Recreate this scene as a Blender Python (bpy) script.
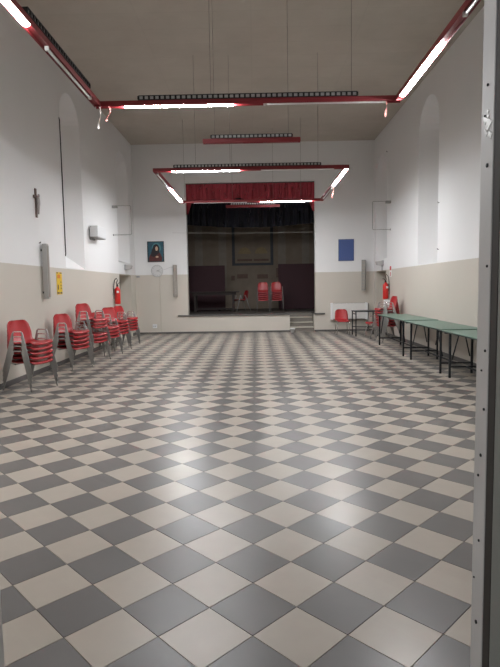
import bpy, bmesh, math, random
from mathutils import Vector, Matrix

# ------------------------------------------------------------------ reset
for o in list(bpy.data.objects):
    bpy.data.objects.remove(o)
S = bpy.context.scene
C = S.collection
rnd = random.Random(7)
PI = math.pi

# ------------------------------------------------------------------ camera
CAMH = 1.553
YAW, PITCH, ROLL, FPX = -0.011, 0.088, -0.0166, 529.13
_cy, _sy, _cp, _sp = math.cos(YAW), math.sin(YAW), math.cos(PITCH), math.sin(PITCH)
_F = Vector((_sy*_cp, _cy*_cp, -_sp)); _r = Vector((_cy, -_sy, 0)); _u = _r.cross(_F)
_R = math.cos(ROLL)*_r + math.sin(ROLL)*_u
_U = -math.sin(ROLL)*_r + math.cos(ROLL)*_u
cd = bpy.data.cameras.new('camera'); cam = bpy.data.objects.new('camera', cd); C.objects.link(cam)
M = Matrix((( _R.x, _U.x, -_F.x), (_R.y, _U.y, -_F.y), (_R.z, _U.z, -_F.z))).to_4x4()
M.translation = (0, 0, CAMH)
cam.matrix_world = M
cd.sensor_fit = 'VERTICAL'; cd.sensor_height = 36.0; cd.lens = FPX/667*36.0
cd.clip_start = 0.05; cd.clip_end = 100
S.camera = cam

# ------------------------------------------------------------------ light, exposure
w = bpy.data.worlds.new('world'); S.world = w; w.use_nodes = True
bg = w.node_tree.nodes['Background']; bg.inputs[0].default_value = (0.9, 0.93, 1.0, 1); bg.inputs[1].default_value = 0.22
S.view_settings.view_transform = 'Standard'; S.view_settings.look = 'None'
S.view_settings.gamma = 1.0; S.view_settings.use_curve_mapping = False
S.view_settings.exposure = 0.0
TUBE_POWER = 236.0

# ------------------------------------------------------------------ materials
MATS = {}
def newmat(name):
    m = bpy.data.materials.new(name); m.use_nodes = True
    b = m.node_tree.nodes['Principled BSDF']
    MATS[name] = m
    return m, m.node_tree.nodes, m.node_tree.links, b
def mat(name, col, rough=0.6, metal=0.0, var=0.06, scale=18.0, spec=0.5, bump=0.0):
    """colour with a little procedural grain"""
    m, N, L, b = newmat(name)
    tc = N.new('ShaderNodeTexCoord'); no = N.new('ShaderNodeTexNoise')
    no.inputs['Scale'].default_value = scale; no.inputs['Detail'].default_value = 4
    L.new(tc.outputs['Object'], no.inputs['Vector'])
    mx = N.new('ShaderNodeMix'); mx.data_type = 'RGBA'
    mx.inputs[6].default_value = tuple(c*(1-var) for c in col)+(1,)
    mx.inputs[7].default_value = tuple(min(1, c*(1+var)) for c in col)+(1,)
    L.new(no.outputs['Fac'], mx.inputs[0]); L.new(mx.outputs[2], b.inputs['Base Color'])
    b.inputs['Roughness'].default_value = rough; b.inputs['Metallic'].default_value = metal
    b.inputs['Specular IOR Level'].default_value = spec
    if bump:
        bp = N.new('ShaderNodeBump'); bp.inputs['Strength'].default_value = bump; bp.inputs['Distance'].default_value = 0.01
        L.new(no.outputs['Fac'], bp.inputs['Height']); L.new(bp.outputs[0], b.inputs['Normal'])
    return m

def wall_paint(name, split):
    """two-tone painted plaster: beige gloss dado below `split` metres, white above"""
    m, N, L, b = newmat(name)
    g = N.new('ShaderNodeNewGeometry'); sx = N.new('ShaderNodeSeparateXYZ'); L.new(g.outputs['Position'], sx.inputs[0])
    n1 = N.new('ShaderNodeTexNoise'); n1.inputs['Scale'].default_value = 0.7; n1.inputs['Detail'].default_value = 6
    n2 = N.new('ShaderNodeTexNoise'); n2.inputs['Scale'].default_value = 22; n2.inputs['Detail'].default_value = 3
    L.new(g.outputs['Position'], n1.inputs['Vector']); L.new(g.outputs['Position'], n2.inputs['Vector'])
    def mixc(a, c, f):
        x = N.new('ShaderNodeMix'); x.data_type = 'RGBA'
        if isinstance(a, tuple): x.inputs[6].default_value = a+(1,)
        else: L.new(a, x.inputs[6])
        if isinstance(c, tuple): x.inputs[7].default_value = c+(1,)
        else: L.new(c, x.inputs[7])
        L.new(f, x.inputs[0]); return x.outputs[2]
    white = mixc((0.75, 0.74, 0.735), (0.81, 0.80, 0.795), n1.outputs['Fac'])
    beige = mixc((0.55, 0.505, 0.44), (0.60, 0.555, 0.49), n1.outputs['Fac'])
    # wobbly brushed paint edge
    wob = N.new('ShaderNodeMath'); wob.operation = 'MULTIPLY_ADD'; wob.inputs[1].default_value = 0.012; wob.inputs[2].default_value = split-0.006
    L.new(n2.outputs['Fac'], wob.inputs[0])
    gt = N.new('ShaderNodeMath'); gt.operation = 'GREATER_THAN'; L.new(sx.outputs[2], gt.inputs[0]); L.new(wob.outputs[0], gt.inputs[1])
    L.new(mixc(beige, white, gt.outputs[0]), b.inputs['Base Color'])
    rr = N.new('ShaderNodeMath'); rr.operation = 'MULTIPLY_ADD'; rr.inputs[1].default_value = 0.35; rr.inputs[2].default_value = 0.5
    L.new(gt.outputs[0], rr.inputs[0]); L.new(rr.outputs[0], b.inputs['Roughness'])
    bp = N.new('ShaderNodeBump'); bp.inputs['Strength'].default_value = 0.12; bp.inputs['Distance'].default_value = 0.01
    L.new(n2.outputs['Fac'], bp.inputs['Height']); L.new(bp.outputs[0], b.inputs['Normal'])
    return m

def tile_mat(name, col):
    """cement tile: each tile of the 0.3 m diagonal lattice gets its own slight tone, plus fine mottling"""
    m, N, L, b = newmat(name)
    g = N.new('ShaderNodeNewGeometry')
    mp = N.new('ShaderNodeMapping'); mp.inputs['Rotation'].default_value = (0, 0, PI/4)
    mp.inputs['Location'].default_value = (0.37, 0.21, 0)
    mp.inputs['Scale'].default_value = (1/0.3, 1/0.3, 0)
    L.new(g.outputs['Position'], mp.inputs['Vector'])
    fl = N.new('ShaderNodeVectorMath'); fl.operation = 'FLOOR'; L.new(mp.outputs[0], fl.inputs[0])
    wn = N.new('ShaderNodeTexWhiteNoise'); L.new(fl.outputs[0], wn.inputs['Vector'])
    no = N.new('ShaderNodeTexNoise'); no.inputs['Scale'].default_value = 9; no.inputs['Detail'].default_value = 6
    L.new(g.outputs['Position'], no.inputs['Vector'])
    ad = N.new('ShaderNodeMath'); ad.operation = 'MULTIPLY_ADD'; ad.inputs[1].default_value = 0.25
    L.new(wn.outputs['Value'], ad.inputs[0])
    m2 = N.new('ShaderNodeMath'); m2.operation = 'MULTIPLY'; m2.inputs[1].default_value = 0.75
    L.new(no.outputs['Fac'], m2.inputs[0]); L.new(m2.outputs[0], ad.inputs[2])
    mx = N.new('ShaderNodeMix'); mx.data_type = 'RGBA'
    mx.inputs[6].default_value = tuple(c*0.92 for c in col)+(1,)
    mx.inputs[7].default_value = tuple(c*1.08 for c in col)+(1,)
    L.new(ad.outputs[0], mx.inputs[0]); L.new(mx.outputs[2], b.inputs['Base Color'])
    r = N.new('ShaderNodeMath'); r.operation = 'MULTIPLY_ADD'; r.inputs[1].default_value = 0.05; r.inputs[2].default_value = 0.30
    L.new(wn.outputs['Value'], r.inputs[0]); L.new(r.outputs[0], b.inputs['Roughness'])
    b.inputs['Specular IOR Level'].default_value = 0.45
    return m

def emit(name, col, strength):
    m, N, L, b = newmat(name)
    b.inputs['Base Color'].default_value = (0.9, 0.9, 0.9, 1)
    b.inputs['Emission Color'].default_value = col+(1,); b.inputs['Emission Strength'].default_value = strength
    return m

wall_paint('wall_paint', 2.005)
tile_mat('tile_cream', (0.372, 0.325, 0.272)); tile_mat('tile_grey', (0.119, 0.110, 0.103))
mat('grout', (0.200, 0.180, 0.160), 0.9)
def ceiling_mat():
    m, N, L, b = newmat('ceiling_concrete')
    g = N.new('ShaderNodeNewGeometry')
    n = N.new('ShaderNodeTexNoise'); n.inputs['Scale'].default_value = 0.9; n.inputs['Detail'].default_value = 8; n.inputs['Roughness'].default_value = 0.65
    L.new(g.outputs['Position'], n.inputs['Vector'])
    br = N.new('ShaderNodeTexBrick'); br.inputs['Scale'].default_value = 1.0; br.inputs['Brick Width'].default_value = 2.0; br.inputs['Row Height'].default_value = 0.6
    br.inputs['Mortar Size'].default_value = 0.012; br.offset = 0.0
    br.inputs['Color1'].default_value = (1, 1, 1, 1); br.inputs['Color2'].default_value = (0.98, 0.98, 0.98, 1); br.inputs['Mortar'].default_value = (0.95, 0.95, 0.95, 1)
    L.new(g.outputs['Position'], br.inputs['Vector'])
    cr = N.new('ShaderNodeValToRGB'); cr.color_ramp.elements[0].position = 0.3; cr.color_ramp.elements[0].color = (0.46, 0.415, 0.36, 1)
    cr.color_ramp.elements[1].position = 0.7; cr.color_ramp.elements[1].color = (0.54, 0.49, 0.43, 1)
    L.new(n.outputs['Fac'], cr.inputs[0])
    mx = N.new('ShaderNodeMix'); mx.data_type = 'RGBA'; mx.blend_type = 'MULTIPLY'; mx.inputs[0].default_value = 1
    L.new(cr.outputs[0], mx.inputs[6]); L.new(br.outputs['Color'], mx.inputs[7]); L.new(mx.outputs[2], b.inputs['Base Color'])
    b.inputs['Roughness'].default_value = 0.9
ceiling_mat()
mat('baseboard', (0.12, 0.112, 0.108), 0.5)
mat('red_plastic', (0.385, 0.023, 0.026), 0.34, var=0.08, scale=6)
mat('chair_metal', (0.40, 0.395, 0.385), 0.4, 0.5)
mat('chrome', (0.75, 0.75, 0.75), 0.2, 1.0)
mat('green_top', (0.105, 0.19, 0.145), 0.35, scale=8)
mat('green_edge', (0.03, 0.045, 0.04), 0.5)
mat('black_steel', (0.018, 0.02, 0.024), 0.45, spec=0.4)
mat('red_tray', (0.21, 0.020, 0.024), 0.42)
mat('louver_black', (0.015, 0.015, 0.016), 0.5)
mat('louver_white', (0.55, 0.55, 0.54), 0.5)
mat('tube_off', (0.620, 0.610, 0.580), 0.35)
mat('cable_pale', (0.45, 0.44, 0.42), 0.6)
mat('wire', (0.24, 0.22, 0.20), 0.6)
emit('tube_lit', (0.945, 0.972, 1.0), TUBE_POWER)
mat('jamb_paint', (0.580, 0.555, 0.525), 0.45, var=0.1, scale=5, bump=0.1)
mat('gasket', (0.035, 0.028, 0.022), 0.7)
mat('door_leaf', (0.22, 0.225, 0.20), 0.5)
mat('screw', (0.03, 0.03, 0.03), 0.5)
mat('foil', (0.65, 0.63, 0.60), 0.35, 0.3, var=0.35, scale=90)
mat('white_plastic', (0.74, 0.74, 0.74), 0.45)
mat('grey_plastic', (0.33, 0.335, 0.34), 0.5)
mat('grey_metal', (0.30, 0.29, 0.275), 0.5, 0.2, scale=40)
mat('speaker_light', (0.42, 0.405, 0.385), 0.5, 0.1, scale=30)
mat('grille', (0.33, 0.30, 0.265), 0.6, scale=160, var=0.3)
mat('dark_grey', (0.06, 0.058, 0.056), 0.6)
mat('ext_red', (0.56, 0.018, 0.014), 0.3)
mat('black_rubber', (0.02, 0.02, 0.02), 0.6)
mat('label_white', (0.8, 0.8, 0.78), 0.5)
mat('valance_red', (0.420, 0.050, 0.072), 0.85, var=0.15, scale=5)
mat('border_navy', (0.004, 0.004, 0.010), 0.95)
mat('maroon_panel', (0.042, 0.013, 0.018), 0.75)
mat('backdrop', (0.290, 0.235, 0.185), 0.9, var=0.25, scale=2.5)
mat('backdrop_col', (0.330, 0.285, 0.235), 0.9, var=0.2, scale=4)
mat('backdrop_blue', (0.090, 0.095, 0.105), 0.9, var=0.3, scale=8)
mat('backdrop_yellow', (0.360, 0.270, 0.160), 0.9, var=0.3, scale=10)
mat('backdrop_red', (0.190, 0.125, 0.100), 0.9, var=0.3, scale=6)
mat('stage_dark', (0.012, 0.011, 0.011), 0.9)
mat('stage_floor', (0.085, 0.075, 0.066), 0.55, var=0.2, scale=7)
mat('dado_beige', (0.50, 0.46, 0.39), 0.55, scale=4)
mat('step_stone', (0.200, 0.180, 0.155), 0.6, var=0.15)
mat('nosing', (0.10, 0.094, 0.088), 0.5)
mat('wood_dark', (0.022, 0.014, 0.012), 0.7, var=0.3, scale=12)
mat('blue_felt', (0.078, 0.118, 0.290), 0.9, scale=60, var=0.1)
mat('blue_edge', (0.035, 0.052, 0.14), 0.6)
mat('frame_dark', (0.02, 0.017, 0.016), 0.4)
mat('paint_teal', (0.022, 0.085, 0.12), 0.6, var=0.5, scale=9)
mat('paint_halo', (0.06, 0.19, 0.22), 0.6, var=0.2, scale=9)
mat('paint_veil', (0.014, 0.010, 0.014), 0.6, var=0.3, scale=20)
mat('paint_robe', (0.085, 0.016, 0.014), 0.6, var=0.4, scale=14)
mat('paint_skin', (0.52, 0.36, 0.25), 0.6)
mat('clock_face', (0.62, 0.61, 0.60), 0.5)
mat('clock_rim', (0.50, 0.49, 0.48), 0.45)
mat('sign_yellow', (0.72, 0.48, 0.035), 0.5)
mat('sign_orange', (0.60, 0.20, 0.03), 0.5)
mat('sign_dark', (0.12, 0.08, 0.05), 0.5)
mat('sign_red', (0.55, 0.03, 0.03), 0.5)
mat('bronze', (0.13, 0.085, 0.07), 0.45, 0.3)
mat('corpus_grey', (0.36, 0.33, 0.32), 0.4, 0.4)
mat('streamer_pink', (0.62, 0.25, 0.22), 0.8)
mat('streamer_white', (0.8, 0.72, 0.66), 0.8)
mat('radiator_white', (0.740, 0.720, 0.690), 0.45)

# ------------------------------------------------------------------ mesh helpers
class MB:
    def __init__(s): s.v = []; s.f = []; s.mi = []; s.sm = []
    def _add(s, vs, fs, mi=0, smooth=False):
        o = len(s.v); s.v += [tuple(p) for p in vs]
        for f in fs: s.f.append([i+o for i in f]); s.mi.append(mi); s.sm.append(smooth)
        return s
    def box(s, x0, x1, y0, y1, z0, z1, mi=0):
        vs = [(x, y, z) for x in (x0, x1) for y in (y0, y1) for z in (z0, z1)]
        return s._add(vs, [(0,1,3,2),(4,6,7,5),(0,4,5,1),(2,3,7,6),(0,2,6,4),(1,5,7,3)], mi)
    def loft(s, rings, mi=0, cap=True, smooth=False, close=True):
        n = len(rings[0]); vs = [p for r in rings for p in r]; fs = []
        for a in range(len(rings)-1):
            for i in range(n if close else n-1):
                j = (i+1) % n
                fs.append((a*n+i, a*n+j, (a+1)*n+j, (a+1)*n+i))
        s._add(vs, fs, mi, smooth)
        if cap:
            o = len(s.v)-len(vs)
            s.f.append([o+i for i in reversed(range(n))]); s.mi.append(mi); s.sm.append(False)
            k = o+(len(rings)-1)*n
            s.f.append([k+i for i in range(n)]); s.mi.append(mi); s.sm.append(False)
        return s
    def tube(s, path, r, n=8, mi=0, ry=None, side=None):
        """round (or oval, r along `side`, ry across) tube along a path"""
        P = [Vector(p) for p in path]; rings = []
        ref = Vector(side) if side else None
        prev = None
        for i, p in enumerate(P):
            t = (P[min(i+1, len(P)-1)]-P[max(i-1, 0)]).normalized()
            if ref: a = (ref-t*ref.dot(t)).normalized()
            elif prev is None:
                a = t.orthogonal().normalized()
            else: a = (prev-t*prev.dot(t)).normalized()
            prev = a; b = t.cross(a)
            ra = r[i] if isinstance(r, (list, tuple)) else r
            rb = ry if ry else ra
            rings.append([p+a*ra*math.cos(2*PI*k/n)+b*rb*math.sin(2*PI*k/n) for k in range(n)])
        return s.loft(rings, mi, True, True)
    def lathe(s, prof, c=(0,0,0), axis='z', n=20, mi=0):
        rings = []
        for (r, h) in prof:
            ring = []
            for k in range(n):
                a = 2*PI*k/n; x, y = r*math.cos(a), r*math.sin(a)
                q = {'z': (x, y, h), 'y': (x, h, -y), 'x': (h, x, y)}[axis]
                ring.append((c[0]+q[0], c[1]+q[1], c[2]+q[2]))
            rings.append(ring)
        return s.loft(rings, mi, True, True)
    def prism(s, pts, d0, d1, axis='y', mi=0):
        """extrude a 2-D outline; axis y: pts are (x,z); axis x: (y,z); axis z: (x,y)"""
        q = {'y': lambda p, d: (p[0], d, p[1]), 'x': lambda p, d: (d, p[0], p[1]), 'z': lambda p, d: (p[0], p[1], d)}[axis]
        return s.loft([[q(p, d0) for p in pts], [q(p, d1) for p in pts]], mi)
    def mesh(s, name, mats, bevel=0.0, seg=2):
        me = bpy.data.meshes.new(name); me.from_pydata(s.v, [], s.f)
        for m in (mats if isinstance(mats, (list, tuple)) else [mats]): me.materials.append(MATS[m])
        me.polygons.foreach_set('material_index', s.mi); me.polygons.foreach_set('use_smooth', s.sm)
        bm = bmesh.new(); bm.from_mesh(me)
        bmesh.ops.recalc_face_normals(bm, faces=bm.faces)
        if bevel:
            es = [e for e in bm.edges if len(e.link_faces) == 2 and e.calc_face_angle() > 0.6]
            bmesh.ops.bevel(bm, geom=es, offset=bevel, segments=seg, profile=0.5, affect='EDGES')
        bm.to_mesh(me); bm.free()
        return me
    def build(s, name, mats, parent=None, bevel=0.0, seg=2):
        o = bpy.data.objects.new(name, s.mesh(name, mats, bevel, seg)); C.objects.link(o); o.parent = parent
        return o

def tag(o, label, cat=None, group=None, kind=None):
    o['label'] = label
    if cat: o['category'] = cat
    if group: o['group'] = group
    if kind: o['kind'] = kind
    return o
def thing(name, label, cat, loc=(0,0,0), rz=0.0, group=None):
    o = bpy.data.objects.new(name, None); C.objects.link(o); o.empty_display_size = 0.1
    o.location = loc; o.rotation_euler = (0, 0, rz)
    return tag(o, label, cat, group)
def struct(o, label):
    o['kind'] = 'structure'; o['label'] = label; return o
def dup(root, loc, rz, label, group=None):
    r = root.copy(); C.objects.link(r); r.location = loc; r.rotation_euler = (0, 0, rz); r['label'] = label
    if group: r['group'] = group
    for ch in list(root.children):
        c = ch.copy(); C.objects.link(c); c.parent = r
        for g in list(ch.children):
            d = g.copy(); C.objects.link(d); d.parent = c
    return r

# ------------------------------------------------------------------ room dimensions
XL, XR, YF, YB, ZC = -4.05, 4.02, 1.56, 18.0, 6.31
YJ = 1.40                       # camera-side face of the door wall
OX0, OX1, OZ0, OZ1 = -2.28, 2.04, 0.63, 5.04     # stage opening
D = 0.3*math.sqrt(2)            # tile diagonal

# ------------------------------------------------------------------ walls
def carve(o, cutters):
    for c in cutters:
        co = bpy.data.objects.new('cutter', c.mesh('cutter', 'wall_paint')); C.objects.link(co)
        md = o.modifiers.new('b', 'BOOLEAN'); md.operation = 'DIFFERENCE'; md.solver = 'EXACT'; md.object = co
        dg = bpy.context.evaluated_depsgraph_get()
        me = bpy.data.meshes.new_from_object(o.evaluated_get(dg))
        o.modifiers.clear(); o.data = me
        bpy.data.objects.remove(co)
def niche(sign, X, y0, y1, zb, zs, dep, spl, rise):
    """splayed, arched recess: front outline at the wall face, smaller outline at depth"""
    def outline(a, b, z0, zsp):
        c, r = (a+b)/2, (b-a)/2
        return [(a, z0), (b, z0)]+[(c+r*math.cos(t*PI/14), zsp+r*math.sin(t*PI/14)) for t in range(15)]
    k = 0.02/dep
    f = outline(y0-spl*k, y1+spl*k, zb-rise*k, zs); b = outline(y0+spl, y1-spl, zb+rise, zs)
    m = MB()
    m.loft([[(X-sign*0.02, y, z) for y, z in f], [(X+sign*dep, y, z) for y, z in b]])
    return m
wl = MB().box(XL-0.8, XL, YJ-0.3, 18.3, -0.1, ZC+0.2).build('wall_left', 'wall_paint')
struct(wl, 'left side wall painted white above a beige dado, with two arched recesses')
carve(wl, [niche(-1, XL, 11.40, 12.68, 2.03, 5.2, 0.32, 0.40, 0.30),
           niche(-1, XL, 15.86, 17.32, 2.36, 5.0, 0.32, 0.40, 0.12),
           MB().box(XL-0.62, XL+0.05, 15.86, 17.36, 0.0, 1.985)])
wr = MB().box(XR, XR+0.8, YJ-0.3, 18.3, -0.1, ZC+0.2).build('wall_right', 'wall_paint')
struct(wr, 'right side wall painted white above a beige dado, with two arched recesses')
carve(wr, [niche(1, XR, 11.78, 13.20, 2.03, 5.1, 0.46, 0.16, 0.02),
           niche(1, XR, 16.30, 17.70, 2.36, 4.9, 0.46, 0.16, 0.02),
           MB().box(XR-0.05, XR+0.62, 16.34, 17.72, 0.0, 1.985)])
SX0, SX1 = 1.17, 2.00           # stage steps
b = MB(); b.box(XL, OX0, YB, 18.3, -0.1, ZC+0.2); b.box(OX1, XR, YB, 18.3, -0.1, ZC+0.2); b.box(OX0, OX1, YB, 18.3, OZ1, ZC+0.2)
b.box(OX0, SX0, YB, 18.3, -0.1, 0.578); b.box(SX1, OX1, YB, 18.3, -0.1, 0.578)
struct(b.build('wall_back', 'wall_paint'), 'end wall around the stage opening, white above a beige dado')
# wall with the doorway the camera looks through
DX0, DX1, DZ = -0.81, 0.655, 2.55
b = MB(); b.box(XL, DX0-0.03, YJ, YF, -0.1, ZC+0.2); b.box(DX1+0.03, XR, YJ, YF, -0.1, ZC+0.2); b.box(DX0-0.03, DX1+0.03, YJ, YF, DZ+0.03, ZC+0.2)
struct(b.build('wall_front', 'wall_paint'), 'entrance wall around the hall doorway')
b = MB().box(XL, XR, YJ, 18.3, ZC, ZC+0.2)
struct(b.build('ceiling', 'ceiling_concrete'), 'high grey-brown concrete ceiling of the hall')

# baseboards
bb = 0.09
def base(name, boxes, lab):
    m = MB()
    for q in boxes: m.box(*q)
    struct(m.build(name, 'baseboard', None, 0.004, 1), lab)
base('baseboard_left', [(XL, XL+0.015, YF, 15.86, 0, bb), (XL, XL+0.015, 17.36, YB, 0, bb)], 'dark grey skirting tiles along the left wall')
base('baseboard_right', [(XR-0.015, XR, YF, 16.34, 0, bb), (XR-0.015, XR, 17.72, YB, 0, bb)], 'dark grey skirting tiles along the right wall')
base('baseboard_back', [(XL+0.015, SX0, YB-0.015, YB, 0, 0.06), (SX1, XR-0.015, YB-0.015, YB, 0, 0.06)], 'dark grey skirting tiles below the stage wall')
# doors closing the two side recesses
for n, (x0, x1, y0, y1, hx, lab) in enumerate([(XL-0.62, XL-0.57, 15.90, 17.32, XL-0.55, 'beige door deep in the recess of the left wall'),
                                             (XR+0.57, XR+0.62, 16.38, 17.68, XR+0.55, 'beige door deep in the recess of the right wall')]):
    d = MB().box(x0, x1, y0, y1, 0.005, 1.975).build('door_%d' % (n+2), 'dado_beige', None, 0.006)
    struct(d, lab)
    MB().tube([(hx, y0+0.1, 1.0), (hx, y0+0.22, 1.0)], 0.012).build('door_handle', 'chrome', d)

# ------------------------------------------------------------------ floor: grout bed + diagonal cement tiles
fl = MB().box(XL, XR, YJ, YB+0.0, -0.1, -0.004).build('floor', 'grout')
struct(fl, 'hall floor of diagonal cream and grey square tiles')
def clip(poly, k, lim, keep_less):
    out = []
    for i in range(len(poly)):
        a, c = poly[i], poly[(i+1) % len(poly)]
        ia = (a[k] <= lim) if keep_less else (a[k] >= lim); ic = (c[k] <= lim) if keep_less else (c[k] >= lim)
        if ia: out.append(a)
        if ia != ic:
            t = (lim-a[k])/(c[k]-a[k]); out.append((a[0]+t*(c[0]-a[0]), a[1]+t*(c[1]-a[1])))
    return out
X0, Z0 = 0.0813*D, 5.2703*D
HG = D/2-0.0016                 # half diagonal less half the joint
def tile_geo(m, poly, mi=0):
    """slab with a small chamfer"""
    cx = sum(p[0] for p in poly)/len(poly); cy = sum(p[1] for p in poly)/len(poly)
    k = 1-0.010
    m.loft([[(x, y, -0.012) for x, y in poly], [(x, y, -0.0012) for x, y in poly], [(cx+(x-cx)*k, cy+(y-cy)*k, 0.0) for x, y in poly]], mi)
def topx(X, Y, Z=0):
    d = Vector((X, Y, Z-CAMH)); z = d.dot(_F)
    return (250+FPX*d.dot(_R)/z, 333.5-FPX*d.dot(_U)/z, z)
tiles = []
for r in range(-4, 76):
    cy_ = Z0+r*D/2
    off = 0.5 if r % 2 == 0 else 0.0
    for i in range(-12, 13):
        cx_ = (i+off)*D-X0
        poly = [(cx_-HG, cy_), (cx_, cy_-HG), (cx_+HG, cy_), (cx_, cy_+HG)]
        n0 = list(poly)
        for k, lim, kl in ((0, XL+0.001, False), (0, XR-0.001, True), (1, YF+0.001, False), (1, YB-0.001, True)):
            if poly: poly = clip(poly, k, lim, kl)
        if len(poly) < 3: continue
        ar = abs(sum(poly[q][0]*poly[(q+1) % len(poly)][1]-poly[(q+1) % len(poly)][0]*poly[q][1] for q in range(len(poly))))/2
        if ar < 4e-4: continue
        x, y, z = topx(cx_, cy_)
        inview = z > 0.3 and -25 < x < 485 and y < 690
        tiles.append((z if inview else 1e3+z, poly, poly == n0, r % 2, cx_, cy_))
tiles.sort(key=lambda t: t[0])
TN = ['tile_cream', 'tile_grey']
shared = {}
for k in (0, 1):
    m = MB(); tile_geo(m, [(-HG, 0), (0, -HG), (HG, 0), (0, HG)]); shared[k] = m.mesh('tile', TN[k])
rest = MB()
for q, (z, poly, whole, par, cx_, cy_) in enumerate(tiles):
    if q < 298:
        if whole:
            o = bpy.data.objects.new('tile', shared[par]); o.location = (cx_, cy_, 0); C.objects.link(o); o.parent = fl
        else:
            m = MB(); tile_geo(m, [(x-cx_, y-cy_) for x, y in poly]); o = m.build('tile', TN[par], fl); o.location = (cx_, cy_, 0)
    else:
        tile_geo(rest, poly, par)
o = rest.build('far_tiles', TN, fl); o['kind'] = 'stuff'

# ------------------------------------------------------------------ doorway: frame, gasket, open leaf
tr = MB()
tr.box(DX1, DX1+0.03, YJ+0.087, YF+0.01, 0, DZ+0.03); tr.box(DX0-0.03, DX0, YJ+0.087, YF+0.01, 0, DZ+0.03); tr.box(DX0, DX1, YJ+0.087, YF+0.01, DZ, DZ+0.03)
tr = struct(tr.build('trim_1', 'jamb_paint', None, 0.004), 'scuffed grey painted metal frame of the hall doorway')
for (yy, zz, rr) in [(1.50, 2.10, .004), (1.52, 2.02, .003), (1.49, 1.88, .006), (1.47, 1.60, .004), (1.47, 1.36, .004), (1.50, 1.30, .003), (1.49, 1.05, .005), (1.47, 1.19, .004), (1.51, 0.985, .004), (1.49, 0.79, .004), (1.50, 0.53, .006), (1.53, 0.66, .003)]:
    MB().lathe([(rr, 0), (rr, -0.003), (rr*0.5, -0.004)], (DX1, 1.5+(yy-1.46)*0.7, zz), 'x', 10).build('screw', 'screw', tr)
fo = MB()
for k in range(26):
    yy = 1.525+rnd.gauss(0, 0.010); zz = 1.985+rnd.gauss(0, 0.03)+0.4*(yy-1.525); a = rnd.uniform(0.004, 0.012); a2 = rnd.uniform(0.003, 0.012)
    fo.prism([(yy-a, zz), (yy, zz-a2), (yy+a*0.8, zz+a2*0.3), (yy+a*0.2, zz+a2)], DX1-0.0012-0.0006*rnd.random(), DX1+0.001, 'x')
fo.build('tape_residue', 'foil', tr)
gk = MB(); gk.box(DX1+0.002, DX1+0.03, YJ+0.046, YJ+0.087, 0, DZ+0.03); gk.box(DX0-0.03, DX0-0.002, YJ+0.046, YJ+0.087, 0, DZ+0.03)
gk.build('gasket', 'gasket', tr)
dl = struct(MB().box(DX1+0.001, DX1+0.028, 0.62, YJ+0.043, 0.008, DZ).build('door_1', 'door_leaf', None, 0.004), 'grey-green door leaf standing open at the hall doorway')
for zz in (0.4, 2.2):
    MB().tube([(DX1+0.018, YJ+0.048, zz), (DX1+0.018, YJ+0.048, zz+0.09)], 0.007).build('hinge', 'grey_metal', dl)

# ------------------------------------------------------------------ stage
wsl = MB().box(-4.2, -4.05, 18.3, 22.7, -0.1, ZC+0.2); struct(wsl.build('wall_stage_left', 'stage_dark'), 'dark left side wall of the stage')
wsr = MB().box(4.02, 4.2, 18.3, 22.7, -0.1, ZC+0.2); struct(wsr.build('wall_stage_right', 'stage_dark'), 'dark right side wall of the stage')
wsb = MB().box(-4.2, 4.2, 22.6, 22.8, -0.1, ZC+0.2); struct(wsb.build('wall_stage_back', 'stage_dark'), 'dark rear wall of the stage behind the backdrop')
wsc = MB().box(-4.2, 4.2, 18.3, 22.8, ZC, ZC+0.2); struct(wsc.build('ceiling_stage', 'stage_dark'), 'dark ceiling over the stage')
st = thing('stage_platform', 'raised stage platform with dark boards and a grey nosing', 'stage', (0, 18.3, 0))
nb = 22
for k in range(nb):                      # deck boards run from the front to the back
    a = XL+(XR-XL)*k/nb; c = XL+(XR-XL)*(k+1)/nb
    y0 = 0.005 if not (c > SX0 and a < SX1) else 0.65
    MB().box(a+0.003, c-0.003, y0, 4.28, 0.585, 0.63).build('board', 'stage_floor', st)
b = MB(); b.box(SX0-0.06, SX0-0.001, 0.01, 0.65, 0, 0.584); b.box(SX1+0.001, SX1+0.06, 0.01, 0.65, 0, 0.584); b.box(SX0-0.06, SX1+0.06, 0.651, 0.70, 0, 0.584)
b.build('stairwell_lining', 'step_stone', st)
b = MB(); b.box(-2.64, SX0, -0.345, -0.302, 0.582, 0.63); b.box(SX1, 2.36, -0.345, -0.302, 0.582, 0.63); b.box(OX0, SX0, -0.302, 0.0, 0.585, 0.63); b.box(SX1, OX1, -0.302, 0.0, 0.585, 0.63)
b.v = [(x, y+18.3, z) for x, y, z in b.v]; struct(b.build('trim_2', 'nosing', None, 0.004), 'grey nosing along the front edge of the stage')
ss = thing('stage_steps', 'short flight of stone steps let into the stage front', 'steps', ((SX0+SX1)/2, 18.0, 0))
hw = (SX1-SX0)/2-0.005
for k in range(3):
    s_ = MB().box(-hw, hw, 0.01+0.30*k, 0.30*(k+1)+0.005 if k < 2 else 0.90, 0, 0.157*(k+1)-0.03).build('step', 'step_stone', ss)
    MB().box(-hw, hw, -0.02+0.30*k, 0.30*(k+1) if k < 2 else 0.90, 0.157*(k+1)-0.03, 0.157*(k+1)).build('tread', 'dado_beige', s_, 0.005)

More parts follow.
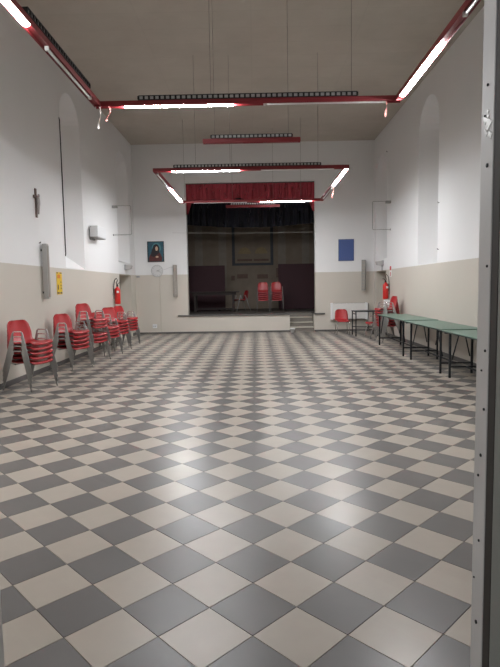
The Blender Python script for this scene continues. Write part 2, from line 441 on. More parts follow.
# valance: gathered cloth with scalloped lower edge
def cloth(x0, x1, nx, ztop, zbot, y, amp, freq, nz=8):
    rings = []
    for i in range(nx+1):
        u = i/nx; x = x0+(x1-x0)*u; zb = zbot(u)
        col = []
        for j in range(nz+1):
            t = j/nz; z = ztop+(zb-ztop)*t
            yy = y+amp*(0.4+0.6*t)*(math.sin(freq*u*2*PI)+0.4*math.sin(freq*2.3*u*2*PI+1+t))
            col.append((x, yy, z))
        rings.append(col)
    m = MB()
    th = 0.006
    for k in range(len(rings)-1):
        for j in range(nz):
            a, bq, c, d = rings[k][j], rings[k+1][j], rings[k+1][j+1], rings[k][j+1]
            m._add([a, bq, c, d], [(0, 1, 2, 3)], 0, True)
            back = [(p[0], p[1]+th, p[2]) for p in (a, bq, c, d)]
            m._add(back, [(3, 2, 1, 0)], 0, True)
            if j == nz-1: m._add([d, c, back[2], back[3]], [(0, 1, 2, 3)])
    return m
def merge(m, name, mt, parent=None):
    o = m.build(name, mt, parent)
    bm = bmesh.new(); bm.from_mesh(o.data); bmesh.ops.remove_doubles(bm, verts=bm.verts, dist=1e-4); bm.to_mesh(o.data); bm.free()
    return o
def vb(u):
    e = max(0, 1-min(u, 1-u)/0.05)
    return 4.47+0.05*math.sin(u*11*PI)*math.sin(u*3.3+0.6)-0.03*math.cos(u*23)-0.42*min(1, e*1.3)
cur = thing('curtain_valance', 'dark red gathered valance across the top of the stage opening', 'curtain', (0, 0, 0))
MB().box(OX0+0.002, OX1-0.002, 18.12, 18.17, OZ1-0.03, OZ1-0.001).build('rail', 'dark_grey', cur)
(merge(cloth(OX0+0.004, OX1-0.004, 120, OZ1-0.012, vb, 18.14, 0.010, 15), 'cloth', 'valance_red', cur))
cur = thing('border_curtain', 'near-black hanging border curtain behind the red valance', 'curtain', (0, 0, 0))
MB().tube([(-4.049, 18.75, 5.62), (4.019, 18.75, 5.62)], 0.02, 8).build('rail', 'dark_grey', cur)
(merge(cloth(-3.2, 3.0, 90, 5.6, lambda u: 3.62+0.25*(2*u-1)**2, 18.75, 0.014, 14), 'cloth', 'border_navy', cur))

# painted backdrop, flat scenery panel at the rear of the stage
bd = thing('stage_backdrop', 'painted brown backdrop with columns and an arched window at stage rear', 'backdrop', (0, 22.5, 0.63))
MB().box(-3.9, 3.9, 0, 0.04, 0, 4.9).build('canvas', 'backdrop', bd)
for x in (-2.35, -1.35, 1.15, 2.15):
    MB().box(x-0.16, x+0.16, -0.012, -0.001, 0.9, 4.9).build('painted_column', 'backdrop_col', bd)
b = MB(); b.box(-0.95, -0.83, -0.022, -0.003, 1.88, 4.9); b.box(0.67, 0.79, -0.022, -0.003, 1.88, 4.9); b.box(-0.95, 0.79, -0.022, -0.003, 1.82, 1.92)
b.build('painted_window_frame', 'backdrop_blue', bd)
for x in (-0.42, 0.28):
    pts = [(x+0.26*math.cos(t*PI/12), 2.31+0.27*math.sin(t*PI/12)) for t in range(13)]
    MB().prism(pts, -0.016, -0.001).build('painted_arch', 'backdrop_yellow', bd)
    MB().box(x-0.31, x+0.31, -0.016, -0.001, 2.00, 2.09).build('painted_sill', 'backdrop_red', bd)
for (a, c, z0, z1) in [(-0.75, -0.3, 1.28, 1.46), (0.1, 0.55, 1.26, 1.44), (-1.0, -0.85, 1.2, 1.4), (0.9, 1.1, 1.3, 1.7)]:
    MB().box(a, c, -0.014, -0.001, z0, z1).build('painted_patch', 'backdrop_red', bd)
# maroon wing panels
for (x0, x1, zt, lab) in [(-3.2, -1.17, 1.77, 'dark maroon standing panel behind the table on stage'), (0.91, 3.1, 1.79, 'dark maroon standing panel beside the chair stacks on stage')]:
    p = thing('wing_panel', lab, 'panel', ((x0+x1)/2, 20.8, 0.63), 0)
    h = (x1-x0)/2
    MB().box(-h, h, -0.02, 0.02, 0.03, zt).build('board', 'maroon_panel', p, 0.006)
    for s in (-1, 1):
        MB().box(s*(h-0.25)-0.03, s*(h-0.25)+0.03, -0.02, 0.32, 0, 0.05).build('foot', 'stage_dark', p, 0.004)
# table on stage
tb = thing('wooden_table', 'long dark wooden table standing on the stage', 'table', (-1.52, 19.75, 0.63))
MB().box(-0.93, 0.93, -0.33, 0.33, 0.73, 0.765).build('tabletop', 'wood_dark', tb, 0.006)
MB().box(-0.80, 0.80, -0.26, -0.24, 0.64, 0.73).build('apron', 'wood_dark', tb); MB().box(-0.80, 0.80, 0.24, 0.26, 0.64, 0.73).build('apron', 'wood_dark', tb)
for sx in (-1, 1):
    for sy in (-1, 1):
        MB().box(sx*0.70-0.035, sx*0.70+0.035, sy*0.25-0.035, sy*0.25+0.035, 0, 0.73).build('leg', 'wood_dark', tb, 0.005)
MB().box(-0.70, 0.70, -0.02, 0.02, 0.10, 0.15).build('stretcher', 'wood_dark', tb)
for sx in (-1, 1): MB().box(sx*0.70-0.02, sx*0.70+0.02, -0.25, 0.25, 0.10, 0.15).build('stretcher', 'wood_dark', tb)

# wire strung across the stage front
tag(MB().tube([(-2.75, 18.0, 3.40)]+[(-2.75+4.86*t/16, 17.96, 3.40-0.06*math.sin(PI*t/16)*0.4-0.05*t/16) for t in range(17)]+[(2.11, 18.0, 3.35)], 0.0035, 6).build('stage_cable', 'cable_pale'), 'thin pale cable strung across the stage opening', 'cable')

# ------------------------------------------------------------------ suspended red light frames
LZ = 4.0
def bar_xf(p0, p1):
    v = Vector(p1)-Vector(p0); return v.length, math.atan2(v.y, v.x)
def light_bar(root, p0, p1, segs, louver=None, w=0.085, h=0.045):
    """red channel from p0 to p1 (local xy), underside at z=0; segs: (start, end, lit)"""
    L_, a = bar_xf(p0+(0,), p1+(0,))
    ca, sa = math.cos(a), math.sin(a)
    def X(m):
        m.v = [(p0[0]+x*ca-y*sa, p0[1]+x*sa+y*ca, z) for x, y, z in m.v]; return m
    m = MB()
    m.box(-w/2, L_+w/2, -w/2, w/2, 0.0, h)
    for sd in (-1, 1): m.box(-w/2, L_+w/2, sd*w/2-0.004, sd*w/2+0.004, -0.027, h*0.5)   # folded lips screen the tube sideways
    ch = X(m).build('channel', 'red_tray', root, 0.004, 1)
    for (s0, s1, lit) in segs:
        if lit:
            pts = [(-0.038, 0.0), (-0.037, -0.016), (-0.024, -0.032), (0.0, -0.037), (0.024, -0.032), (0.037, -0.016), (0.038, 0.0)]
            m = MB().prism(pts, s0, s1, 'x'); m.v = [(x, y, z-0.0005) for x, y, z in m.v]
            X(m).build('lit_tube', 'tube_lit', root)
        else:
            m = MB(); m.tube([(s0, 0, -0.022), (s1, 0, -0.022)], 0.016, 10); m.box(s0-0.03, s0, -0.02, 0.02, -0.042, 0.0); m.box(s1, s1+0.03, -0.02, 0.02, -0.042, 0.0)
            X(m).build('unlit_tube', 'tube_off', root)
    if louver:
        a0, a1 = louver
        m = MB(); m.box(a0, a1, -0.05, 0.05, h+0.052, h+0.060); m.box(a0, a1, -0.05, -0.03, h+0.001, h+0.009); m.box(a0, a1, 0.03, 0.05, h+0.001, h+0.009)
        n = int((a1-a0)/0.0705)
        for k in range(n+1):
            x = a0+(a1-a0)*k/n; m.box(x-0.012, x+0.012, -0.05, 0.05, h+0.009, h+0.052)
        lv = X(m).build('louver', 'louver_black', root)
        m = MB(); m.box(a0+0.01, a1-0.01, -0.034, -0.026, h+0.009, h+0.052); X(m).build('reflector', 'louver_white', lv)
def wire(root, x, y, z0=0.12):
    MB().tube([(x, y, z0), (x, y, ZC-LZ-0.005)], 0.0032, 5).build('suspension_wire', 'wire', root)
FW = 4.0
def light_frame(cx, y0, y1, label, segs, louvers, wires):
    t = thing('hanging_light', label, 'light', (cx, y0, LZ), 0, 'red suspended light frames')
    d = y1-y0; hw = FW/2
    P = {'front': ((-hw, 0.0), (hw, 0.0)), 'back': ((-hw, d), (hw, d)), 'left': ((-hw, 0.0), (-hw, d)), 'right': ((hw, 0.0), (hw, d))}
    for k, (p, q) in P.items():
        if k in ('left', 'right'): p = (p[0], p[1]+0.045); q = (q[0], q[1]-0.045)
        light_bar(t, p, q, segs.get(k, []), louvers.get(k))
    for wx, wy in wires: wire(t, wx, wy)
    return t
# first frame: its far bar at 7.3 m
light_frame(-0.06, 3.05, 7.30, 'red suspended frame of fluorescent tubes hanging over the entrance half of the hall',
    {'back': [(0.36, 1.80, True), (2.24, 3.80, False)], 'left': [(0.50, 1.97, True), (2.47, 3.82, False)],
     'right': [(2.62, 4.0, True), (0.45, 1.93, False)], 'front': [(2.24, 3.70, False), (0.36, 1.82, False)]},
    {'back': (0.55, 3.45), 'left': (1.9, 3.72)}, [(-0.49, 4.25), (1.38, 4.25), (-1.4, 0.0), (1.4, 0.0)])
light_frame(-0.05, 11.30, 15.45, 'red suspended frame of fluorescent tubes hanging in front of the stage',
    {'front': [(0.36, 1.76, True), (2.24, 3.70, False)], 'left': [(2.05, 3.86, True), (0.25, 1.7, False)],
     'right': [(0.03, 1.85, True), (2.2, 3.7, False)], 'back': [(2.24, 3.70, True), (0.36, 1.82, False)]},
    {'front': (0.40, 3.45)}, [(-0.43, 0.0), (-1.15, 0.0), (1.4, 0.0), (-1.93, 4.15), (1.4, 4.15)])
for (cx, cy_, lab) in [(-0.02, 9.18, 'short red light bar hanging alone between the two light frames'), (-0.03, 16.45, 'short red light bar hanging alone beside the stage opening')]:
    t = thing('hanging_light', lab, 'light', (cx, cy_, LZ), 0, 'red suspended light bars')
    light_bar(t, (-0.78, 0.0), (0.78, 0.0), [], (0.10, 1.46))
    for q in ((-0.78, -0.15), (0.2, 0.78)):
        MB().box(q[0], q[1], -0.03, 0.03, -0.03, 0.0).build('socket_rail', 'red_tray', t, 0.003, 1)
    wire(t, -0.62, 0); wire(t, 0.62, 0)
# scraps of streamer still hanging from the frame corners
def streamer(p, l, mt, lab, sw=0.03):
    m = MB(); n = 10
    rings = []
    for k in range(n+1):
        t = k/n; x = sw*math.sin(t*5); a = t*4
        rings.append([(p[0]+x+0.009*math.cos(a), p[1]+0.009*math.sin(a), p[2]-l*t), (p[0]+x-0.009*math.cos(a), p[1]-0.009*math.sin(a), p[2]-l*t),
                      (p[0]+x-0.009*math.cos(a)+0.002, p[1]-0.009*math.sin(a)+0.002, p[2]-l*t), (p[0]+x+0.009*math.cos(a)+0.002, p[1]+0.009*math.sin(a)+0.002, p[2]-l*t)])
    m.loft(rings); tag(m.build('streamer', mt), lab, 'streamer', 'streamer scraps on the light frames')
streamer((-1.93, 7.30, 3.998), 0.20, 'streamer_pink', 'pink scrap of streamer at the end of the lit crossbar tube')
streamer((-2.05, 7.30, 3.998), 0.30, 'streamer_white', 'pale scrap of streamer hanging from the frame corner beside the unlit side tube', 0.02)
streamer((1.78, 7.30, 3.998), 0.22, 'streamer_pink', 'pale pink thread of streamer hanging below the unlit crossbar tube', 0.008)
streamer((1.95, 13.3, 3.998), 0.30, 'streamer_pink', 'pink scrap of streamer tied beside the stage end light frame', 0.02)

# ------------------------------------------------------------------ red shell chairs
def shell_mesh():
    prof = [(0.235, 0.405, .200), (0.248, 0.425, .222), (0.215, 0.437, .240), (0.12, 0.430, .248), (0.02, 0.418, .250), (-0.08, 0.414, .248), (-0.145, 0.425, .246),
            (-0.19, 0.455, .246), (-0.215, 0.50, .246), (-0.235, 0.57, .244), (-0.255, 0.65, .236), (-0.270, 0.71, .222), (-0.280, 0.755, .186), (-0.284, 0.775, .150), (-0.285, 0.783, .110)]
    nu = 10; th = 0.009
    P = [Vector((a, 0, b)) for a, b, c in prof]
    top, bot = [], []
    for i, (a, b, hw) in enumerate(prof):
        t = (P[min(i+1, len(P)-1)]-P[max(i-1, 0)]).normalized()
        nrm = Vector((t.z, 0, -t.x))           # points up/forward (towards the sitter)
        if nrm.z < 0 and i < 6: nrm = -nrm
        if i >= 6 and nrm.x < 0: nrm = -nrm
        r0, r1 = [], []
        for k in range(nu+1):
            u = -1+2*k/nu
            lift = 0.030*abs(u)**2.4*(1 if i > 1 else 0.4)
            if i > 8: lift = 0.045*u*u
            p = P[i]+nrm*lift+Vector((0, u*hw, 0))
            r0.append(tuple(p)); r1.append(tuple(p-nrm*th))
        top.append(r0); bot.append(r1)
    rings = []
    for i in range(len(prof)): rings.append(top[i]+bot[i][::-1])
    m = MB(); m.loft(rings, 0, True, True)
    return m.mesh('seat_shell', 'red_plastic')
SHELL = shell_mesh()
def proto_chair(arms):
    t = thing('stacking_chair', 'x', 'chair')
    o = bpy.data.objects.new('seat_shell', SHELL); C.objects.link(o); o.parent = t
    for sy in (-1, 1):
        if arms:
            yt, yb_ = sy*0.262, sy*0.285
            MB().tube([(0.265, yb_, 0.0), (0.10, yt, 0.595), (0.085, yt, 0.618)], [0.012, 0.020, 0.014], 8, 0, 0.009, (1, 0, 0)).build('leg', 'chair_metal', t)
            MB().tube([(-0.30, yb_, 0.0), (-0.09, yt, 0.595), (-0.075, yt, 0.618)], [0.012, 0.020, 0.014], 8, 0, 0.009, (1, 0, 0)).build('leg', 'chair_metal', t)
            MB().tube([(-0.088, yt, 0.606), (-0.07, yt, 0.624), (0.08, yt, 0.624), (0.098, yt, 0.606)], 0.009, 8).build('armrest', 'chrome', t)
            MB().tube([(0.142, sy*0.266, 0.44), (0.135, sy*0.22, 0.412)], 0.009, 6).build('bracket', 'chair_metal', t)
            MB().tube([(-0.145, sy*0.266, 0.44), (-0.13, sy*0.20, 0.408)], 0.009, 6).build('bracket', 'chair_metal', t)
        else:
            MB().tube([(0.23, sy*0.235, 0.0), (0.19, sy*0.20, 0.385), (0.16, sy*0.17, 0.405)], 0.011, 8).build('leg', 'chrome', t)
            MB().tube([(-0.24, sy*0.235, 0.0), (-0.15, sy*0.20, 0.38), (-0.12, sy*0.17, 0.40)], 0.011, 8).build('leg', 'chrome', t)
    if arms:
        MB().tube([(0.135, -0.225, 0.412), (0.135, 0.225, 0.412)], 0.009, 6).build('crossbar', 'chair_metal', t)
        MB().tube([(-0.12, -0.20, 0.403), (-0.12, 0.20, 0.403)], 0.009, 6).build('crossbar', 'chair_metal', t)
    else:
        for x in (0.16, -0.12): MB().tube([(x, -0.175, 0.404), (x, 0.175, 0.404)], 0.010, 6).build('crossbar', 'chrome', t)
    return t
PA, PB_ = proto_chair(True), proto_chair(False)
used = set()
def chair(p, loc, rz, label, group):
    if p.name in used: return dup(p, loc, rz, label, group)
    used.add(p.name); p.location = loc; p.rotation_euler = (0, 0, rz); p['label'] = label
    if group: p['group'] = group
    return p
ORD = ['bottom', 'second', 'third', 'fourth', 'fifth', 'sixth', 'seventh', 'eighth', 'ninth']
def stack(x, y, rz, heights, where, group, zf=0.0, lean=0.004):
    n = len(heights)
    for k, z in enumerate(heights):
        pos = 'top' if k == n-1 else ('bottom' if k == 0 else ORD[k]+' up')
        d = lean*(k-(n-1)/2)
        chair(PA, (x+d*math.cos(rz), y+d*math.sin(rz), zf+z), rz, 'red shell armchair, %s of the stack %s' % (pos, where), group)
dz = 0.075
def up(n, z=0.0): return [z+dz*k for k in range(n)]
R_ = math.radians
GL = 'red chairs stacked along the left wall'
stack(-3.58, 8.30, R_(-20), up(5), 'at the doorway end of the left wall', GL)
stack(-3.60, 10.25, R_(-22), up(5), 'below the column loudspeaker and yellow sign', GL)
stack(-3.58, 11.47, R_(-22), up(3)+up(3, 0.315), 'next along from the yellow sign', GL)
stack(-3.58, 12.50, R_(-30), up(4), 'fourth from the doorway along the left wall', GL)
stack(-3.60, 13.50, R_(-32), up(5), 'fifth from the doorway along the left wall', GL)
stack(-3.60, 14.62, R_(-18), up(5), 'below the left fire extinguisher', GL)
GR = 'red chairs stacked by the right wall'
stack(3.60, 14.50, R_(186), up(7), 'by the right wall behind a green table', GR, 0.0, 0.012)
chair(PA, (3.54, 15.58, 0), R_(186), 'single red shell armchair between the tall right stack and the recess', None)
pb = chair(PB_, (2.76, 16.85, 0), R_(-90), 'single armless red shell chair in front of the white radiator', None)
pb.scale = (0.95, 0.86, 1.0)
GS = 'red chairs stacked on the stage'
stack(0.29, 19.55, R_(-90), up(5), 'on the stage nearer the table', GS, 0.63, 0.01)
stack(0.79, 19.55, R_(-88), up(5), 'on the stage nearer the maroon panel', GS, 0.63, 0.01)
for o in C.objects:
    if o.get('group') == GS: o.scale = (0.95, 0.80, 1.0)      # a narrower make of chair
chair(PA, (-0.55, 20.15, 0.63), R_(200), 'single red chair at the end of the stage table', None)

# ------------------------------------------------------------------ tables along the right wall
def green_table(y0, y1, l0, l1, zt, label):
    t = thing('folding_table', label, 'table', (3.53, (y0+y1)/2, 0), 0, 'green folding tables along the right wall')
    yc = (y0+y1)/2; h = (y1-y0)/2; w0, w1 = -0.37, 0.37
    top = MB().box(w0, w1, -h, h, zt-0.012, zt).build('tabletop', 'green_top', t, 0.003, 1)
    MB().box(w0+0.002, w1-0.002, -h+0.002, h-0.002, zt-0.030, zt-0.0125).build('edge_band', 'green_edge', top)
    xa, xb = -0.34, 0.20
    for ly in (l0-yc, l1-yc):
        for x in (xa, xb): MB().box(x-0.017, x+0.017, ly-0.017, ly+0.017, 0.0, zt-0.03).build('leg', 'black_steel', t, 0.003, 1)
        MB().box(xa+0.017, xb-0.017, ly-0.012, ly+0.012, 0.17, 0.195).build('crossbar', 'black_steel', t)
        s = 1 if ly < 0 else -1
        for x in (xa+0.035, xb-0.035):
            MB().tube([(x, ly, 0.30), (x, ly+s*0.28, zt-0.032)], 0.011, 6).build('brace', 'black_steel', t)
    MB().box((xa+xb)/2-0.012, (xa+xb)/2+0.012, l0-yc+0.012, l1-yc-0.012, 0.17, 0.195).build('stretcher', 'black_steel', t)
    for s in (-1, 1): MB().box(xa+0.0, xb, s*(h-0.05)-0.012, s*(h-0.05)+0.012, zt-0.055, zt-0.03).build('rail', 'black_steel', t)
    return t
green_table(6.72, 8.99, 6.90, 8.68, 0.765, 'green-topped folding table at the doorway end of the row')
green_table(9.01, 11.29, 9.12, 10.86, 0.778, 'green-topped folding table in the middle of the row of three')
green_table(11.31, 13.75, 11.42, 13.62, 0.79, 'green-topped folding table at the stage end, before the stacked chairs')

# small black table
t = thing('side_table', 'small black metal table in front of the white radiator', 'table', (3.37, 16.36, 0))
MB().box(-0.35, 0.35, -0.33, 0.33, 0.735, 0.765).build('tabletop', 'black_steel', t, 0.004)
for sx in (-1, 1):
    for sy in (-1, 1): MB().box(sx*0.325-0.016, sx*0.325+0.016, sy*0.30-0.016, sy*0.30+0.016, 0, 0.735).build('leg', 'black_steel', t, 0.003, 1)
for sy in (-1, 1): MB().box(-0.31, 0.31, sy*0.30-0.010, sy*0.30+0.010, 0.24, 0.265).build('rail', 'black_steel', t)
for sx in (-1, 1): MB().box(sx*0.325-0.010, sx*0.325+0.010, -0.284, 0.284, 0.66, 0.685).build('rail', 'black_steel', t)

# ------------------------------------------------------------------ radiator on the end wall
t = thing('radiator', 'white convector radiator mounted low on the end wall', 'radiator', (3.16, 18.0, 0.40))
MB().box(-0.60, 0.60, -0.16, -0.012, 0.02, 0.55).build('casing', 'radiator_white', t, 0.012)
for s in (-1, 1): MB().box(s*0.585-0.035, s*0.585+0.035, -0.175, -0.010, 0.0, 0.565).build('end_cap', 'white_plastic', t, 0.012)
m = MB()
for k in range(24): m.box(-0.53+k*0.0455, -0.505+k*0.0455, -0.14, -0.04, 0.55, 0.556)
m.build('top_grille', 'dark_grey', t)
MB().box(-0.52, 0.52, -0.14, -0.03, 0.005, 0.02).build('outlet_slot', 'dark_grey', t)
MB().tube([(0.66, -0.05, -0.38), (0.66, -0.05, 0.52), (0.60, -0.05, 0.56)], 0.022, 8).build('pipe', 'grey_metal', t)

# ------------------------------------------------------------------ things on the end wall
t = thing('column_loudspeaker', 'x', 'loudspeaker', (0, 0, 0))
def column_speaker(loc, rz, h, n, tilt, label, mt='grey_metal', hw=0.065, back=0.0):
    """slender column, back against y=0, facing -y"""
    t = thing('column_loudspeaker', label, 'loudspeaker', loc, rz, 'column loudspeakers on the walls')
    def X(m):
        m.v = [(x, y-tilt*z, z) for x, y, z in m.v]; return m
    X(MB().box(-hw, hw, -0.125, -0.035, 0, h)).build('cabinet', mt, t, 0.008)
    for k in range(n):
        z0 = 0.02+(h-0.04)*k/n; z1 = 0.02+(h-0.04)*(k+1)/n
        g = X(MB().box(-hw+0.013, hw-0.013, -0.137, -0.125, z0+0.012, z1-0.012)).build('grille', 'grille', t, 0.004, 1)
    for z in (0.12, h-0.12): X(MB().box(-0.02, 0.02, -0.0355, back+tilt*z, z-0.02, z+0.02)).build('bracket', 'dark_grey', t)
    return t
bpy.data.objects.remove(t)
column_speaker((-2.69, 18.0, 1.25), 0, 1.08, 9, 0.0, 'grey column loudspeaker on the end wall beside the clock', 'grille')
column_speaker((3.68, 17.95, 1.37), R_(-24), 1.02, 9, 0.0, 'grey column loudspeaker on the end wall above the radiator', 'grey_metal', 0.065, 0.045)
column_speaker((XL, 10.10, 1.39), R_(90), 1.04, 1, 0.0, 'grey column loudspeaker on the left wall below the crucifix', 'speaker_light', 0.052)

t = thing('framed_painting', 'framed painting of a veiled figure in dark red on blue-green ground', 'painting', (-3.33, 18.0, 2.44))
MB().box(-0.28, 0.28, -0.03, -0.001, 0, 0.69).build('frame', 'frame_dark', t, 0.006)
cv = MB().box(-0.255, 0.255, -0.034, -0.0305, 0.025, 0.665).build('canvas', 'paint_teal', t)
def ell(cx, cz, a, b_, n=20): return [(cx+a*math.cos(2*PI*k/n), cz+b_*math.sin(2*PI*k/n)) for k in range(n)]
MB().prism(ell(0.03, 0.47, 0.155, 0.165), -0.0352, -0.0342).build('painted_glow', 'paint_halo', cv)
MB().prism([(-0.23, 0.03), (0.20, 0.03), (0.215, 0.14), (0.15, 0.30), (0.08, 0.36), (-0.08, 0.34), (-0.19, 0.24), (-0.235, 0.12)], -0.0362, -0.0353).build('painted_robe', 'paint_robe', cv)
MB().prism([(-0.16, 0.20), (-0.06, 0.16), (0.03, 0.24), (0.12, 0.30), (0.135, 0.46), (0.09, 0.57), (0.02, 0.60), (-0.06, 0.56), (-0.11, 0.44), (-0.15, 0.32)], -0.0372, -0.0363).build('painted_veil', 'paint_veil', cv)
MB().prism(ell(0.035, 0.445, 0.045, 0.075), -0.0382, -0.0373).build('painted_face', 'paint_skin', cv)
MB().prism(ell(0.045, 0.17, 0.05, 0.03), -0.0382, -0.0363).build('painted_hands', 'paint_skin', cv)

t = thing('wall_clock', 'round white wall clock under the painting', 'clock', (-3.30, 18.0, 2.14))
MB().lathe([(0.17, -0.001), (0.20, -0.012), (0.205, -0.035), (0.185, -0.045), (0.182, -0.02)], (0, 0, 0), 'y', 32).build('rim', 'clock_rim', t)
MB().lathe([(0.182, -0.012), (0.182, -0.032)], (0, 0, 0), 'y', 32).build('dial', 'clock_face', t)
for k in range(12):
    a = k*PI/6; m = MB().box(-0.006, 0.006, -0.034, -0.0321, 0.145, 0.168)
    m.v = [(x*math.cos(a)+z*math.sin(a), y, z*math.cos(a)-x*math.sin(a)) for x, y, z in m.v]; m.build('hour_mark', 'grey_metal', t)
for a, l, wd in ((R_(70), 0.10, 0.009), (R_(110), 0.14, 0.006)):
    m = MB().box(-wd, wd, -0.038, -0.035, -0.02, l)
    m.v = [(x*math.cos(a)+z*math.sin(a), y, z*math.cos(a)-x*math.sin(a)) for x, y, z in m.v]; m.build('hand', 'grey_metal', t)
tag(MB().tube([(-3.095, 17.994, 2.17), (-3.0, 17.994, 2.20), (-2.86, 17.994, 2.255), (-2.76, 17.994, 2.26)], 0.005, 5).build('clock_cable', 'clock_rim'), 'thin pale cable running from clock to column loudspeaker', 'cable')

t = thing('notice_board', 'plain blue felt notice board on the end wall', 'notice board', (3.08, 18.0, 2.37))
MB().box(-0.26, 0.26, -0.025, -0.001, 0, 0.72).build('frame', 'blue_edge', t, 0.004)
MB().box(-0.245, 0.245, -0.028, -0.0255, 0.015, 0.705).build('felt', 'blue_felt', t)

t = thing('wall_socket', 'white electrical socket plate low on the end wall', 'socket', (-3.44, 18.0, 0.205))
MB().box(-0.075, 0.075, -0.03, -0.001, 0, 0.125).build('plate', 'white_plastic', t, 0.006)
for x in (-0.03, 0.03): MB().lathe([(0.018, -0.030), (0.018, -0.033)], (x, 0, 0.062), 'y', 12).build('outlet', 'grey_plastic', t)
tag(MB().box(-3.235, -3.215, 17.988, 18.0, 0.062, 1.93).build('cable_conduit', 'dado_beige', None, 0.003, 1), 'thin beige cable conduit running down below the clock', 'conduit')
tag(MB().box(-4.01, -3.90, 17.96, 18.0, 1.925, 1.985).build('junction_box', 'grey_plastic', None, 0.008), 'small grey junction box in the corner at the dado line', 'box')

# little white pot on the floor by the steps
t = thing('plant_pot', 'small empty white pot on the floor before the stage steps', 'pot', (1.23, 17.62, 0))
MB().lathe([(0.04, 0.0), (0.055, 0.0), (0.080, 0.125), (0.088, 0.125), (0.088, 0.15), (0.074, 0.15), (0.050, 0.02)], (0, 0, 0), 'z', 18).build('body', 'white_plastic', t)

# ------------------------------------------------------------------ things on the side walls
t = thing('crucifix', 'dark bronze crucifix hanging on the white left wall', 'crucifix', (XL, 9.95, 2.90))
MB().box(0.002, 0.026, -0.03, 0.03, 0, 0.53).build('upright', 'bronze', t, 0.004)
MB().box(0.004, 0.028, -0.11, 0.11, 0.345, 0.40).build('crossbeam', 'bronze', t, 0.004)
m = MB(); m.tube([(0.05, 0.0, 0.06), (0.055, 0.004, 0.16), (0.062, -0.004, 0.24), (0.058, 0.0, 0.31), (0.055, 0, 0.355), (0.05, 0, 0.37)], [0.014, 0.021, 0.030, 0.033, 0.030, 0.014], 8)
m.tube([(0.055, 0, 0.36), (0.064, 0.008, 0.385), (0.064, 0.010, 0.415), (0.060, 0.008, 0.43)], [0.012, 0.024, 0.023, 0.010], 8)
for s in (-1, 1): m.tube([(0.052, s*0.02, 0.345), (0.042, s*0.06, 0.362), (0.034, s*0.10, 0.382)], [0.013, 0.010, 0.008], 6)
m.build('figure', 'corpus_grey', t)

def poster(loc):
    t = thing('warning_notice', 'narrow yellow warning notice on the beige left wall', 'sign', loc)
    MB().box(0.001, 0.006, -0.15, 0.15, 0, 0.46).build('sheet', 'sign_yellow', t)
    MB().box(0.006, 0.0075, -0.11, 0.06, 0.33, 0.41).build('print_block', 'sign_orange', t)
    for (y0, y1, z0, z1) in [(-0.14, -0.06, 0.43, 0.452), (0.03, 0.14, 0.43, 0.452), (-0.10, -0.05, 0.10, 0.20), (0.06, 0.10, 0.11, 0.14), (0.06, 0.10, 0.17, 0.20), (0.06, 0.10, 0.24, 0.27), (-0.13, -0.02, 0.015, 0.05), (0.02, 0.13, 0.015, 0.05)]:
        MB().box(0.006, 0.0072, y0, y1, z0, z1).build('print_block', 'sign_dark', t)
poster((XL, 10.96, 1.46))

t = thing('wall_heater', 'white boxy unit bracketed high on the left wall', 'heater', (XL, 13.32, 2.82))
MB().box(0.03, 0.23, -0.26, 0.46, 0.02, 0.29).build('housing', 'white_plastic', t, 0.012)
MB().box(0.05, 0.22, -0.24, 0.44, 0.0, 0.0195).build('underside_vent', 'grey_metal', t, 0.004)
MB().box(0.0, 0.03, -0.20, 0.18, -0.04, 0.20).build('bracket', 'grey_plastic', t)

def rod_frame(X, s, y, z, label):
    t = thing('rod_bracket', label, 'bracket', (X, y, z), 0, 'thin metal rod brackets')
    MB().box(0 if s > 0 else -0.15, 0.15 if s > 0 else 0, -0.04, 0.04, 0.76, 0.83).build('clamp', 'grey_metal', t, 0.006)
    MB().tube([(0, 0, 0), (s*0.51, 0, 0.0), (s*0.53, 0, 0.02), (s*0.53, 0, 0.80), (s*0.51, 0, 0.82), (s*0.10, 0, 0.82)], 0.008, 6).build('rod', 'grey_metal', t)
    MB().lathe([(0.03, 0), (0.03, s*0.012)], (0, 0, 0), 'x', 10).build('wall_plate', 'grey_metal', t)
rod_frame(XL, 1, 15.35, 3.10, 'thin metal rod bracket sticking out of the left wall')
rod_frame(XR, -1, 15.85, 3.17, 'thin metal rod bracket sticking out of the right wall')

def bulkhead(X, s, y, z, label):
    t = thing('emergency_lamp', label, 'lamp', (X, y, z), 0, 'grey bulkhead lamps over the recess doors')
    MB().box(min(0, s*0.03), max(0, s*0.03), -0.10, 0.10, 0.0, 0.16).build('base', 'grey_plastic', t, 0.008)
    m = MB(); m.loft([[(s*0.03, -0.09, 0.01), (s*0.03, 0.09, 0.01), (s*0.03, 0.09, 0.15), (s*0.03, -0.09, 0.15)], [(s*0.20, -0.08, 0.025), (s*0.20, 0.08, 0.025), (s*0.23, 0.08, 0.13), (s*0.23, -0.08, 0.13)]])
    m.build('diffuser', 'speaker_light', t, 0.012)
    return t
bulkhead(XL, 1, 16.60, 2.02+0.125, 'grey bulkhead lamp over the recess of the left wall')
q = bulkhead(XR, -1, 16.75, 2.02+0.125, 'grey bulkhead lamp over the recess of the right wall')
MB().tube([(-0.03, 0, 0.0), (-0.03, 0, -0.14)], 0.012, 6).build('cable_stem', 'grey_plastic', q)

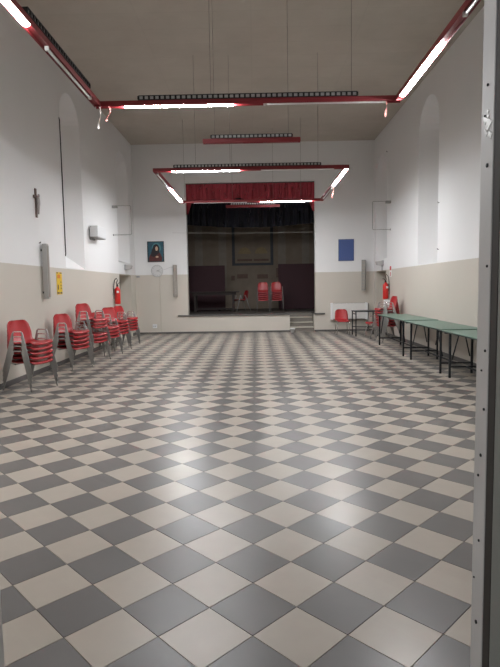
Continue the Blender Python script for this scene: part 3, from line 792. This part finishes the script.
def extinguisher(X, s, y, z, label):
    t = thing('fire_extinguisher', label, 'extinguisher', (X, y, z), 0, 'red fire extinguishers on the side walls')
    cx = s*0.11
    MB().lathe([(0.06, 0), (0.078, 0.012), (0.082, 0.03), (0.082, 0.40), (0.070, 0.445), (0.035, 0.475), (0.026, 0.50)], (cx, 0, 0), 'z', 20).build('cylinder', 'ext_red', t)
    MB().box(cx+0.0, cx+0.06, -0.0845, -0.05, 0.32, 0.38).build('label_band', 'label_white', t)
    MB().lathe([(0.028, 0.50), (0.030, 0.54), (0.018, 0.56)], (cx, 0, 0), 'z', 12).build('valve', 'black_rubber', t)
    MB().tube([(cx-0.01, 0, 0.555), (cx+0.05*s, -0.02, 0.60), (cx+0.10*s, -0.03, 0.61)], 0.009, 6).build('handle', 'black_rubber', t)
    MB().tube([(cx, -0.03, 0.53), (cx, -0.085, 0.60), (cx+s*0.04, -0.11, 0.68), (cx+s*0.01, -0.10, 0.74), (cx-s*0.05, -0.09, 0.68), (cx-s*0.08, -0.09, 0.50), (cx-s*0.08, -0.085, 0.25)], 0.011, 8).build('hose', 'black_rubber', t)
    MB().box(min(0, s*0.04), max(0, s*0.04), -0.03, 0.03, 0.15, 0.45).build('wall_bracket', 'grey_metal', t)
extinguisher(XL, 1, 15.15, 1.12, 'red fire extinguisher on the left wall above stacked chairs')
extinguisher(XR, -1, 15.95, 1.12, 'red fire extinguisher on the right wall beside the recess')
t = thing('wall_box', 'white plastic box on the right wall below the fire extinguisher', 'box', (XR, 15.95, 0.70))
MB().box(-0.14, -0.001, -0.09, 0.09, 0, 0.40).build('body', 'white_plastic', t, 0.012); MB().box(-0.15, -0.14, -0.085, 0.085, 0.01, 0.39).build('lid', 'label_white', t, 0.003)
t = thing('extinguisher_sign', 'narrow red and white sign above the right fire extinguisher', 'sign', (XR, 15.80, 1.78))
MB().box(-0.006, -0.001, -0.11, 0.11, 0, 0.33).build('plate', 'label_white', t)
MB().prism([(-0.09, 0.19), (0.09, 0.19), (0.09, 0.31), (-0.09, 0.31)], -0.0075, -0.006, 'x').build('red_field', 'sign_red', t)
MB().prism([(-0.035, 0.02), (0.035, 0.02), (0.035, 0.12), (0.015, 0.15), (-0.015, 0.15), (-0.035, 0.12)], -0.0075, -0.006, 'x').build('pictogram', 'sign_red', t)

tag(MB().tube([(XL, 11.385, 5.15), (XL+0.012, 11.385, 5.1), (XL+0.012, 11.39, 3.6), (XL+0.014, 11.385, 2.32), (XL, 11.385, 2.27)], 0.011, 6).build('recess_edge_line', 'black_rubber'), 'thin black line running down the edge of the left arched recess', 'cable')  # thin black line drawn down the near edge of the recess
# little hooks and nails left in the plaster
for (X, y, z, s, lab) in [(XL, 10.02, 2.44, 1, 'tiny nail in the left wall above the column loudspeaker'), (XR, 11.70, 2.30, -1, 'tiny dark hook low beside the arched recess of the right wall'),
                          (XR, 11.70, 3.30, -1, 'tiny dark hook halfway up beside the arched recess of the right wall'), (XR, 16.25, 5.50, -1, 'dark hook high on the right wall near the end wall')]:
    m = MB().tube([(X, y, z), (X+s*0.03, y, z), (X+s*0.035, y, z+0.025)], 0.008, 6)
    tag(m.build('wall_hook', 'dark_grey'), lab, 'hook', 'small hooks in the side walls')
